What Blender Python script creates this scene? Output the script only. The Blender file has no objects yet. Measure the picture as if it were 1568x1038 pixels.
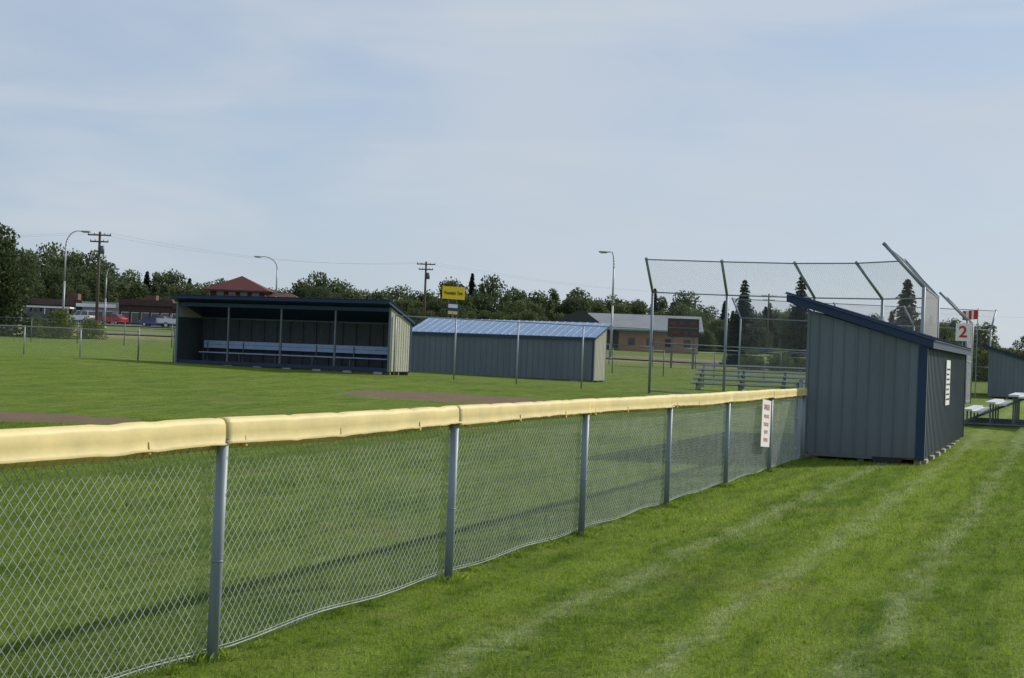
import bpy, math, random
import numpy as np
from mathutils import Vector, Matrix
random.seed(7); rng=np.random.default_rng(11)
scene=bpy.context.scene
COL=scene.collection

# ------------------------------------------------------------------ helpers
def smooth(t):
    t=max(0.0,min(1.0,t)); return t*t*(3-2*t)
TZ=[(-200,0),(30,0),(45,.28),(60,.56),(72,.5),(90,.8),(120,1.4),(230,3.5),(300,4.0),(400,4.2),(9000,4.2)]
def T(x,y):
    z=TZ[-1][1]
    for (a,za),(b,zb) in zip(TZ[:-1],TZ[1:]):
        if y<=b:
            t=max(0,(y-a)/(b-a)); z=za+(zb-za)*t; break
    tilt=max(-.45,min(.3,-.015*x))*smooth((y-30)/30)
    return z+tilt
A=Vector((.345,.9386,0)); Bv=Vector((-.9386,.345,0)); UP=Vector((0,0,1))

class MB:
    def __init__(s): s.v=[];s.f=[];s.m=[]
    def add(s,vs,fs,m=0):
        o=len(s.v); s.v+= [tuple(v) for v in vs]
        for f in fs: s.f.append(tuple(i+o for i in f)); s.m.append(m)
    def box(s,c,ax,ay,az,m=0):
        c=Vector(c);ax=Vector(ax);ay=Vector(ay);az=Vector(az)
        vs=[c+i*ax+j*ay+k*az for k in(-1,1) for j in(-1,1) for i in(-1,1)]
        s.add(vs,[(0,2,3,1),(4,5,7,6),(0,1,5,4),(2,6,7,3),(0,4,6,2),(1,3,7,5)],m)
    def abox(s,x0,x1,y0,y1,z0,z1,m=0,M=None):
        M=M or Matrix.Identity(4)
        vs=[M@Vector((x,y,z)) for z in(z0,z1) for y in(y0,y1) for x in(x0,x1)]
        s.add(vs,[(0,2,3,1),(4,5,7,6),(0,1,5,4),(2,6,7,3),(0,4,6,2),(1,3,7,5)],m)
    def tube(s,p0,p1,r0,r1=None,n=8,m=0,cap=True):
        p0=Vector(p0);p1=Vector(p1); r1=r0 if r1 is None else r1
        d=(p1-p0).normalized()
        u=d.orthogonal().normalized(); w=d.cross(u)
        vs=[]
        for p,r in((p0,r0),(p1,r1)):
            for i in range(n):
                a=2*math.pi*i/n; vs.append(p+u*math.cos(a)*r+w*math.sin(a)*r)
        fs=[(i,(i+1)%n,n+(i+1)%n,n+i) for i in range(n)]
        if cap: fs+= [tuple(range(n-1,-1,-1)),tuple(range(n,2*n))]
        s.add(vs,fs,m)
    def wire(s,p0,p1,r,n=3,m=0,seg=.25):
        d=p1-p0; L=d.length; k=max(1,int(L/seg+.5)); d=d/L
        u=d.orthogonal().normalized(); w=d.cross(u); o=len(s.v)
        ring=[u*(math.cos(2*math.pi*i/n)*r)+w*(math.sin(2*math.pi*i/n)*r) for i in range(n)]
        for j in range(k+1):
            c=p0+(p1-p0)*(j/k)
            for q in ring: s.v.append((c.x+q.x,c.y+q.y,c.z+q.z))
        for j in range(k):
            a=o+j*n
            for i in range(n):
                i2=(i+1)%n; s.f.append((a+i,a+i2,a+n+i2,a+n+i)); s.m.append(m)
    def path(s,pts,r,n=8,m=0):
        for i in range(len(pts)-1):
            ra=r[i] if isinstance(r,list) else r; rb=r[i+1] if isinstance(r,list) else r
            s.tube(pts[i],pts[i+1],ra,rb,n,m)
    def obj(s,name,mats,parent=None,smoothsh=False):
        me=bpy.data.meshes.new(name); me.from_pydata(s.v,[],s.f)
        for m in mats: me.materials.append(m)
        me.polygons.foreach_set('material_index',s.m)
        if smoothsh: me.polygons.foreach_set('use_smooth',[len(f)<=4 for f in s.f])
        me.update()
        o=bpy.data.objects.new(name,me); COL.objects.link(o)
        if parent: o.parent=parent
        return o
def empty(name,loc=(0,0,0)):
    e=bpy.data.objects.new(name,None); COL.objects.link(e); e.empty_display_size=.2; return e

def N(nt,t,**kw):
    n=nt.nodes.new(t)
    for k,v in kw.items(): setattr(n,k,v)
    return n
def mat(name,col,rough=.6,metal=0,var=.15,scale=4,bump=0,bscale=60,spec=.4,trans=0,streak=False,grime=0):
    m=bpy.data.materials.new(name); m.use_nodes=True; nt=m.node_tree; L=nt.links
    b=nt.nodes['Principled BSDF']
    b.inputs['Roughness'].default_value=rough; b.inputs['Metallic'].default_value=metal
    b.inputs['Specular IOR Level'].default_value=spec
    tc=N(nt,'ShaderNodeNewGeometry')
    mp=N(nt,'ShaderNodeMapping'); L.new(tc.outputs['Position'],mp.inputs[0])
    if streak: mp.inputs['Scale'].default_value=(1,1,.12)
    no=N(nt,'ShaderNodeTexNoise'); no.inputs['Scale'].default_value=scale; no.inputs['Detail'].default_value=5; no.inputs['Roughness'].default_value=.65
    L.new(mp.outputs[0],no.inputs['Vector'])
    mr=N(nt,'ShaderNodeMapRange'); mr.inputs[1].default_value=.3;mr.inputs[2].default_value=.7
    mr.inputs[3].default_value=1-var;mr.inputs[4].default_value=1+var
    L.new(no.outputs[0],mr.inputs[0])
    vm=N(nt,'ShaderNodeVectorMath',operation='SCALE'); vm.inputs[0].default_value=col[:3]
    L.new(mr.outputs[0],vm.inputs['Scale']); colout=vm.outputs[0]
    if grime:
        sp=N(nt,'ShaderNodeSeparateXYZ'); L.new(tc.outputs['Position'],sp.inputs[0])
        g1=N(nt,'ShaderNodeMapRange'); g1.inputs[1].default_value=.1; g1.inputs[2].default_value=.55; g1.inputs[3].default_value=grime; g1.inputs[4].default_value=0
        L.new(sp.outputs[2],g1.inputs[0])
        gx=N(nt,'ShaderNodeMath',operation='MULTIPLY'); L.new(g1.outputs[0],gx.inputs[0]); L.new(no.outputs[0],gx.inputs[1])
        mm=N(nt,'ShaderNodeMix',data_type='RGBA'); L.new(gx.outputs[0],mm.inputs[0]); L.new(colout,mm.inputs[6]); mm.inputs[7].default_value=(.10,.10,.06,1); colout=mm.outputs[2]
    L.new(colout,b.inputs['Base Color'])
    if bump:
        n2=N(nt,'ShaderNodeTexNoise'); n2.inputs['Scale'].default_value=bscale; n2.inputs['Detail'].default_value=4
        L.new(tc.outputs['Position'],n2.inputs['Vector'])
        bp=N(nt,'ShaderNodeBump'); bp.inputs['Strength'].default_value=bump; bp.inputs['Distance'].default_value=.02
        L.new(n2.outputs[0],bp.inputs['Height']); L.new(bp.outputs[0],b.inputs['Normal'])
    if trans:
        tr=N(nt,'ShaderNodeBsdfTranslucent'); L.new(colout,tr.inputs[0])
        mx=N(nt,'ShaderNodeMixShader'); mx.inputs[0].default_value=trans
        L.new(b.outputs[0],mx.inputs[1]); L.new(tr.outputs[0],mx.inputs[2])
        L.new(mx.outputs[0],nt.nodes['Material Output'].inputs[0])
    return m

galv=mat('galvanised',(.22,.265,.305),.55,.1,.22,9,streak=True)
galvdark=mat('galvanised_dull',(.13,.155,.18),.55,.3,.2,5)
galvl=mat('galvanised_pale',(.33,.36,.39),.5,.3,.1,5)
wire=mat('chainlink_wire',(.38,.41,.41),.5,.05,.25,5)
wiredull=mat('chainlink_wire_dull',(.16,.18,.19),.6,.3,.15,5)
yellow=mat('yellow_cap_plastic',(.90,.78,.40),.5,0,.10,3,bump=.25,bscale=7,trans=.40)
yellow2=mat('yellow_cap_inner',(.55,.42,.12),.6,0,.1,3)
siding=mat('steel_siding_grey',(.125,.155,.185),.5,.0,.12,1.6,streak=True,grime=.5)
siding_r=mat('steel_siding_rib',(.115,.142,.168),.5,.0,.10,1.6,grime=.5)
siding_sunlit=mat('steel_siding_sunlit',(.42,.42,.33),.5,.0,.10,1.6,streak=True)  # same paint as the grey siding, sunlight on the end walls put into the colour
navy=mat('navy_trim',(.010,.032,.088),.45,0,.15,3)
blueroof=mat('blue_steel_roof',(.20,.31,.47),.4,.05,.08,2)
benchblue=mat('bench_light_blue',(.30,.42,.62),.5,0,.1,5)
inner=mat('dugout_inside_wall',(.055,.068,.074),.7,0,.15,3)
wood=mat('weathered_wood',(.20,.16,.11),.85,0,.3,8,bump=.3)
concrete=mat('concrete',(.35,.34,.32),.9,0,.15,6)
alu=mat('aluminium_plank',(.60,.62,.64),.4,.35,.1,5)
alud=mat('aluminium_plank_weathered',(.36,.39,.42),.5,.2,.15,5)
white=mat('white_sign_paint',(.78,.78,.76),.5,0,.05,5)
red=mat('red_sign_paint',(.55,.03,.03),.5,0,.05,5)
black=mat('black_rubber',(.02,.02,.022),.7,0,.1,5)
glass=mat('dark_glass',(.02,.028,.035),.08,0,.1,5,spec=.8)
asph=mat('asphalt',(.075,.075,.078),.9,0,.2,.6)

# ------------------------------------------------------------------ grass shader
def grass_mat(name,blade):
    m=bpy.data.materials.new(name); m.use_nodes=True; nt=m.node_tree; L=nt.links
    nt.nodes.clear()
    out=N(nt,'ShaderNodeOutputMaterial')
    g=N(nt,'ShaderNodeNewGeometry'); P=g.outputs['Position']
    def noise(scale,detail=3,rough=.6,vec=P):
        n=N(nt,'ShaderNodeTexNoise'); n.inputs['Scale'].default_value=scale;n.inputs['Detail'].default_value=detail;n.inputs['Roughness'].default_value=rough
        L.new(vec,n.inputs['Vector']); return n.outputs[0]
    def mr(inp,a,b,c,d,smoothm=False):
        n=N(nt,'ShaderNodeMapRange'); 
        if smoothm: n.interpolation_type='SMOOTHSTEP'
        for i,v in zip((1,2,3,4),(a,b,c,d)): n.inputs[i].default_value=v
        L.new(inp,n.inputs[0]); return n.outputs[0]
    def mth(op,a,b=None,c=None):
        n=N(nt,'ShaderNodeMath',operation=op)
        for i,v in enumerate((a,b,c)):
            if v is None: continue
            if isinstance(v,(int,float)): n.inputs[i].default_value=v
            else: L.new(v,n.inputs[i])
        return n.outputs[0]
    def mix(f,a,b):
        n=N(nt,'ShaderNodeMix',data_type='RGBA')
        if isinstance(f,(int,float)): n.inputs[0].default_value=f
        else: L.new(f,n.inputs[0])
        for i,v in((6,a),(7,b)):
            if isinstance(v,tuple): n.inputs[i].default_value=v+(1,)
            else: L.new(v,n.inputs[i])
        return n.outputs[2]
    def dot(vec):
        n=N(nt,'ShaderNodeVectorMath',operation='DOT_PRODUCT'); L.new(P,n.inputs[0]); n.inputs[1].default_value=vec; return n.outputs['Value']
    s=mth('ADD',dot((.9386,-.345,0)),4.09)
    t=dot((.345,.9386,0))
    def stretched(a,b):
        cb=N(nt,'ShaderNodeCombineXYZ'); L.new(mth('MULTIPLY',s,a),cb.inputs[0]); L.new(mth('MULTIPLY',t,b),cb.inputs[1]); return cb.outputs[0]
    st=stretched(2.6,.6); st2=stretched(4.0,.5)
    k=1.85 if blade else 1.2
    n1=noise(2.6,4,.65); nf=noise(42,2,.7); nm=noise(9,4,.7)
    base=mix(mr(noise(.35,4),.35,.65,0,1),(.060*k,.112*k,.010*k),(.098*k,.148*k,.013*k))
    base=mix(mr(n1,.4,.68,0,.75),base,(.125*k,.168*k,.018*k))
    base=mix(mr(nm,.48,.68,0,.75),base,(.032*k,.068*k,.007*k))
    ours=mr(s,.3,.6,.35,1)
    sw0=mth('ADD',s,mr(noise(.8,2),.3,.7,-.10,.10))
    lane=mth('MULTIPLY',mr(mth('PINGPONG',mth('ADD',sw0,.62),.98),.36,.64,0,.6,True),ours)
    base=mix(lane,base,(.140*k,.190*k,.022*k))
    ns=noise(1.3,4,.65,st2)
    base=mix(mr(ns,.52,.64,0,.5),base,(.145*k,.195*k,.04*k))
    base=mix(mr(ns,.48,.36,.0,.5),base,(.034*k,.076*k,.007*k))
    sw=mth('ADD',s,mr(noise(1.5,3),.3,.7,-.14,.14))
    pp=mth('PINGPONG',mth('SUBTRACT',sw,1.1),.49)
    row=mr(pp,.0,.19,1,0,True)
    brk=mr(noise(1.6,5,.8,st),.38,.56,0.1,1)
    side=mth('MULTIPLY',mr(s,.65,.9,0,1),mr(s,5.5,9,1,.4))
    clump=mr(noise(15,3,.75),.42,.58,.25,1)
    row=mth('MULTIPLY',mth('MULTIPLY',mth('MULTIPLY',row,brk),side),clump)
    base=mix(mth('MULTIPLY',row,.9),base,(.40,.44,.24) if blade else (.26,.30,.14))
    dead=mr(noise(6.5,5,.8),.60,.70,0,.75)
    base=mix(dead,base,(.20,.165,.07))
    dp=mth('MULTIPLY',mr(noise(.5,3,.6),.53,.70,0,.55),mr(noise(14,2),.4,.6,0,1))
    base=mix(dp,base,(.24,.21,.08))
    sc_=mr(nf,.3,.7,.42,1.6)
    vm=N(nt,'ShaderNodeVectorMath',operation='SCALE'); L.new(base,vm.inputs[0]); L.new(sc_,vm.inputs['Scale']); base=vm.outputs[0]
    if not blade:
        def ell(cx,cy,rx,ry):
            n=N(nt,'ShaderNodeVectorMath',operation='SUBTRACT'); L.new(P,n.inputs[0]); n.inputs[1].default_value=(cx,cy,0)
            n2=N(nt,'ShaderNodeVectorMath',operation='MULTIPLY'); L.new(n.outputs[0],n2.inputs[0]); n2.inputs[1].default_value=(1/rx,1/ry,0)
            n3=N(nt,'ShaderNodeVectorMath',operation='LENGTH'); L.new(n2.outputs[0],n3.inputs[0])
            return mr(mth('ADD',n3.outputs['Value'],mr(noise(1.6,6,.7),.3,.7,-.2,.2)),.90,1.0,1,0)
        dirt=mth('MAXIMUM',ell(-1.9,44.9,3.3,2.6),ell(-12.0,30.2,5.0,1.8))
        dcol=mix(noise(1.5,7),(.12,.082,.058),(.23,.165,.12))
        base=mix(mth('MULTIPLY',dirt,mr(noise(3,6,.75),.3,.5,.55,1)),base,dcol)
        sp=N(nt,'ShaderNodeSeparateXYZ'); L.new(P,sp.inputs[0]); Y=sp.outputs[1]
        yy=mth('ADD',Y,mr(noise(.05,5),.3,.7,-9,9))
        v=mth('MULTIPLY',mr(yy,118,126,0,1),mr(yy,150,165,1,0))
        base=mix(mth('MULTIPLY',v,.7),base,(.30,.25,.11))
        v2=mr(yy,92,100,0,.3)
        base=mix(v2,base,(.15,.17,.06))
    d=N(nt,'ShaderNodeBsdfPrincipled'); d.inputs['Roughness'].default_value=.6 if blade else .95
    d.inputs['Specular IOR Level'].default_value=.3 if blade else .1
    L.new(base,d.inputs['Base Color'])
    if blade:
        tr=N(nt,'ShaderNodeBsdfTranslucent'); L.new(base,tr.inputs[0])
        mx=N(nt,'ShaderNodeMixShader'); mx.inputs[0].default_value=.5
        L.new(d.outputs[0],mx.inputs[1]);L.new(tr.outputs[0],mx.inputs[2]); L.new(mx.outputs[0],out.inputs[0])
    else:
        bp=N(nt,'ShaderNodeBump'); bp.inputs['Strength'].default_value=.8; bp.inputs['Distance'].default_value=.05
        L.new(noise(14,6,.8),bp.inputs['Height']); L.new(bp.outputs[0],d.inputs['Normal'])
        L.new(d.outputs[0],out.inputs[0])
    return m
gm=grass_mat('lawn_ground',False); bm_=grass_mat('lawn_blades',True)

# ------------------------------------------------------------------ ground sheet
def axis(segs):
    o=[]
    for a,b,s in segs: o+=list(np.arange(a,b,s))
    o.append(segs[-1][1]); return o
xs=axis([(-6000,-1000,1000),(-1000,-200,100),(-200,-60,14),(-60,60,3),(60,200,14),(200,1000,100),(1000,6000,1000)])
ys=axis([(-300,0,60),(0,130,2.5),(130,420,10),(420,1000,80),(1000,8000,700)])
V=[(x,y,T(x,y)) for y in ys for x in xs]
nx=len(xs)
F=[(j*nx+i,j*nx+i+1,(j+1)*nx+i+1,(j+1)*nx+i) for j in range(len(ys)-1) for i in range(nx-1)]
g=MB(); g.v=V; g.f=F; g.m=[0]*len(F); g.obj('ground',[gm],smoothsh=True)

def strip(name,y0,y1,x0,x1,mt,dz,slope=0,step=6):
    b=MB(); vs=[];fs=[]
    k=0
    x=x0
    rows=6
    while x<=x1+.01:
        for r in range(rows+1):
            y=y0+(y1-y0)*r/rows+slope*x
            vs.append((x,y,T(x,y)+dz))
        x+=step;k+=1
    for i in range(k-1):
        for r in range(rows):
            a=i*(rows+1)+r; fs.append((a,a+rows+1,a+rows+2,a+1))
    b.add(vs,fs); return b.obj(name,[mt])
strip('road',133,142,-300,300,asph,.10,-.03)
strip('parking_lot',205,262,-150,-20,asph,.12,0)
white_line=mat('road_paint',(.7,.68,.5),.7)
strip('road_centre_line',137.3,137.6,-300,300,white_line,.115,-.03)

# ------------------------------------------------------------------ grass blades (instanced tiles)
def tile(name,n,hmin,hmax,w):
    p=rng.random((n,2))*1.04-.52
    cl=rng.random((60,2))*1.04-.52
    m_=n//3; ci=rng.integers(0,60,m_); p[:m_]=cl[ci]+rng.normal(size=(m_,2))*.025
    h=rng.uniform(hmin,hmax,n); h[:m_]*=1.35
    a=rng.uniform(0,2*np.pi,n); lean=rng.uniform(0,1.1,n); la=rng.uniform(0,2*np.pi,n)
    ww=w*rng.uniform(.6,1.3,n)
    V=np.zeros((n,3,3))
    V[:,0,0]=p[:,0]-np.cos(a)*ww/2;V[:,0,1]=p[:,1]-np.sin(a)*ww/2
    V[:,1,0]=p[:,0]+np.cos(a)*ww/2;V[:,1,1]=p[:,1]+np.sin(a)*ww/2
    V[:,0,2]=V[:,1,2]=-.01
    V[:,2,0]=p[:,0]+np.cos(la)*lean*h;V[:,2,1]=p[:,1]+np.sin(la)*lean*h;V[:,2,2]=h
    me=bpy.data.meshes.new(name); me.from_pydata(V.reshape(-1,3).tolist(),[],np.arange(n*3).reshape(n,3).tolist())
    me.materials.append(bm_); return me
tn=[tile('grass_near',3200,.012,.040,.005) for _ in range(5)]
tf=[tile('grass_mid',1100,.015,.042,.010) for _ in range(4)]
ge=empty('lawn_grass')
for iy in range(3,32):
    for ix in range(-14,20):
        if abs(ix)>iy*.42+3: continue
        if ((ix+12)/5.2)**2+((iy-30.2)/2.3)**2<1: continue
        me=random.choice(tn if iy<14 else tf)
        o=bpy.data.objects.new('grass_tile',me); COL.objects.link(o); o.parent=ge
        o.location=(ix,iy,T(ix,iy)); o.rotation_euler=(0,0,random.choice([0,1,2,3])*math.pi/2)
def tuftmesh(n):
    vs=[];fs=[]
    for i in range(n):
        x=random.gauss(0,.06);y=random.gauss(0,.04);h=random.uniform(.04,.11);a=random.random()*6.28
        lx=random.gauss(0,.035);ly=random.gauss(0,.035);w=.003
        o=len(vs)
        vs+=[(x-w*math.cos(a),y-w*math.sin(a),-.01),(x+w*math.cos(a),y+w*math.sin(a),-.01),(x+lx*.4+w*.6*math.cos(a),y+ly*.4,h*.6),(x+lx,y+ly,h)]
        fs+=[(o,o+1,o+2),(o,o+2,o+3)]
    me=bpy.data.meshes.new('tuft'); me.from_pydata(vs,[],fs); me.materials.append(bm_); return me
tm=[tuftmesh(45) for _ in range(4)]
F0=Vector((-1.48,7.83,0)); FD=Vector((.337,.9415,0)).normalized(); FN=Vector((FD.y,-FD.x,0)) # FN towards our side
SP=3.235
te=empty('fence_line_grass_tufts')
def tuft(p,s=1):
    o=bpy.data.objects.new('tuft',random.choice(tm)); COL.objects.link(o); o.parent=te
    o.location=(p.x,p.y,T(p.x,p.y)); o.rotation_euler=(0,0,random.random()*6.28); o.scale=(s*1.2,s*1.2,s)
for i in range(110):
    t=random.uniform(-4,19.5); p=F0+FD*t-FN*.04+FN*random.gauss(0,.04); tuft(p,random.uniform(.3,.7))
for k in range(-1,7):
    for _ in range(4):
        p=F0+FD*(k*SP)-FN*.0+Vector((random.gauss(0,.05),random.gauss(0,.05),0)); tuft(p,random.uniform(.4,.85))

# ------------------------------------------------------------------ chain link
def chain(mb,p0,p1,h,sp=.075,r=.0016,m=0,zoff=.03,ns=3,seg=.3):
    p0=Vector(p0);p1=Vector(p1)
    d=(p1-p0); L=Vector((d.x,d.y,0)).length; dh=Vector((d.x,d.y,0)).normalized(); nrm=Vector((dh.y,-dh.x,0))
    def pt(s,z,o):
        q=p0+d*(s/L); return Vector((q.x,q.y,q.z+z+zoff))+nrm*o
    for sign in(1,-1):
        k=-h
        while k<L:
            s0,s1=k,k+h; z0,z1=(0,h) if sign>0 else (h,0)
            if s0<0: z0+= sign*(-s0); s0=0
            if s1>L: z1-= sign*(s1-L); s1=L
            if s1-s0>.02: mb.wire(pt(s0,z0,sign*.0017),pt(s1,z1,sign*.0017),r,ns,m,seg)
            k+=sp

# main fence
fe=empty('chain_link_fence')
mb=MB()
pE=F0+FD*(SP*6)
pS=F0-FD*(SP*1.5)
off=-FN*.04
chain(mb,pS+off,pE+off,1.13,.068,.0020,0,.04,5,.15)
nv=[]
for v in mb.v:
    p=Vector(v); s_=(p-F0).dot(FD); f=(s_/SP)%1.0
    p+=-FN*(.022*math.sin(math.pi*f)*(1-p.z))+FD*(.010*math.sin(p.z*9+s_*2)); p.z+=.010*math.sin(s_*5.1)*(1-p.z)
    nv.append(tuple(p))
mb.v=nv
mb.obj('mesh_wire',[wire],fe,True)
mb=MB()
for k in range(-1,7):
    p=F0+FD*(k*SP)+FN*.0
    lean=Vector((random.uniform(-.010,.010),random.uniform(-.010,.010),0))
    if k==0: lean=Vector((.012,0,0))
    top=p+lean+UP*1.135
    mb.tube(p-UP*.1,top,.0305,n=24)
    mb.tube(p+lean*.46+UP*.512,p+lean*.46+UP*.522,.0318,n=24)
    mb.tube(top,top+UP*.035,.034,.026,20,1)
    mb.tube(top-UP*.01,top+UP*.004,.0345,n=20,m=1)
    for z in (.15,.38,.62,.86,1.05):
        mb.tube(p+lean*z-FN*.045+UP*z-FD*.03,p+lean*z+FN*.032+UP*(z+.006),.0022,n=4,m=0)
        mb.tube(p+lean*z-FN*.045+UP*z+FD*.03,p+lean*z+FN*.032+UP*(z-.004),.0022,n=4,m=0)
mb.tube(pS+UP*1.19-FN*.005,pE+UP*1.19-FN*.005,.021,n=10)
mb.obj('posts_and_rail',[galv,galvdark],fe,True)
mb=MB()
n=90
pts=[pS.lerp(pE,i/n)-FN*(.042+.014*abs(math.sin(i*.33)))+UP*(.045+.012*math.sin(i*.9)) for i in range(n+1)]
mb.path(pts,.003,5)
pts=[p+UP*.016+FD*.01 for p in pts]; mb.path(pts,.002,4)
mb.obj('tension_wire',[wire],fe)
# yellow cap
mb=MB()
hn,hf,w=.106,.150,.035
prof=[(w+.016,-hn-.006),(w+.004,-hn+.006),(w+.003,-hn*.55),(w+.002,-.012),(w-.008,.006),(w-.018,.013),(0,.016),(-w+.018,.013),(-w+.008,.006),(-w-.002,-.012),(-w-.003,-hf*.5),(-w-.006,-hf)]
nst=48
for k in range(-2,6):
    a0=F0+FD*(k*SP-.01); a1=F0+FD*((k+1)*SP+.03)
    vs=[];fs=[]
    sag=random.uniform(.002,.010)
    tw=random.uniform(-.05,.05)
    cr=[random.random() for _ in range(6)]
    for i in range(nst+1):
        t=i/nst; c=a0.lerp(a1,t)
        wob=.003*math.sin(6*t+k*1.3)
        crease=sum(math.exp(-((t-q)/.014)**2) for q in cr)
        zz=1.240-sag*math.sin(math.pi*t)-.007*crease
        for q,(x,z) in enumerate(prof):
            flare=1+.03*math.sin(9*t+k*2)-.07*crease*(1 if x>0 else .4)+random.gauss(0,.006)+.02*t
            hz=z*(1+.07*math.sin(4.5*t+k*1.7)+random.gauss(0,.006)) if z<-.03 else z
            vs.append(c+FN*(x*flare+wob)+UP*(zz+hz+tw*x))
    m_=len(prof)
    for i in range(nst):
        for q in range(m_-1):
            fs.append((i*m_+q,i*m_+q+1,(i+1)*m_+q+1,(i+1)*m_+q))
    mb.add(vs,fs,0)
for k in range(-2,6):
    for t in (.02,.37,.74):
        c=F0+FD*((k+t)*SP+.12)
        mb.box(c+FN*.028+UP*(1.240-.128),FD*.013,FN*.016,UP*.010,1)
        mb.box(c+FN*.041+UP*(1.240-.100),FD*.003,FN*.0015,UP*.020,1)
cap=mb.obj('yellow_top_cap',[yellow,yellow2],fe,True)
so=cap.modifiers.new('s','SOLIDIFY'); so.thickness=.004; so.offset=0

# fence sign
se=empty('fence_warning_sign')
def text(body,size,M,mt,parent,ext=.002,sx=1):
    c=bpy.data.curves.new('lettering','FONT'); c.body=body; c.size=size; c.extrude=ext; c.align_x='CENTER'; c.align_y='CENTER'
    c.materials.append(mt)
    o=bpy.data.objects.new('lettering',c); COL.objects.link(o); o.parent=parent; o.matrix_world=M@Matrix.Diagonal((sx,1,1,1)); return o
def frame(origin,xd,nd):
    xd=Vector(xd).normalized(); nd=Vector(nd).normalized(); yd=nd.cross(xd)
    M=Matrix((( xd.x,yd.x,nd.x,0),(xd.y,yd.y,nd.y,0),(xd.z,yd.z,nd.z,0),(0,0,0,1)))
    return Matrix.Translation(Vector(origin))@M
SX=(FD+UP*-.06).normalized(); SU=(UP+FD*.06).normalized()
sc=F0+FD*(SP*4.80)+FN*.045+UP*.76
mb=MB(); mb.box(sc,SX*.35,FN*.003,SU*.345,0)
mb.obj('sign_panel',[white,red],se)
MM=frame(sc+FN*.006,SX,FN)
text('DANGER',.12,MM@Matrix.Translation((0,.235,0)),red,se,.0005,sx=.95)
for i,s_ in enumerate(['WATCH FOR','FOUL BALLS','KEEP OFF','THE FENCE']):
    text(s_,.075,MM@Matrix.Translation((0,.10-.115*i,0)),red,se,.0005,sx=.95)

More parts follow.
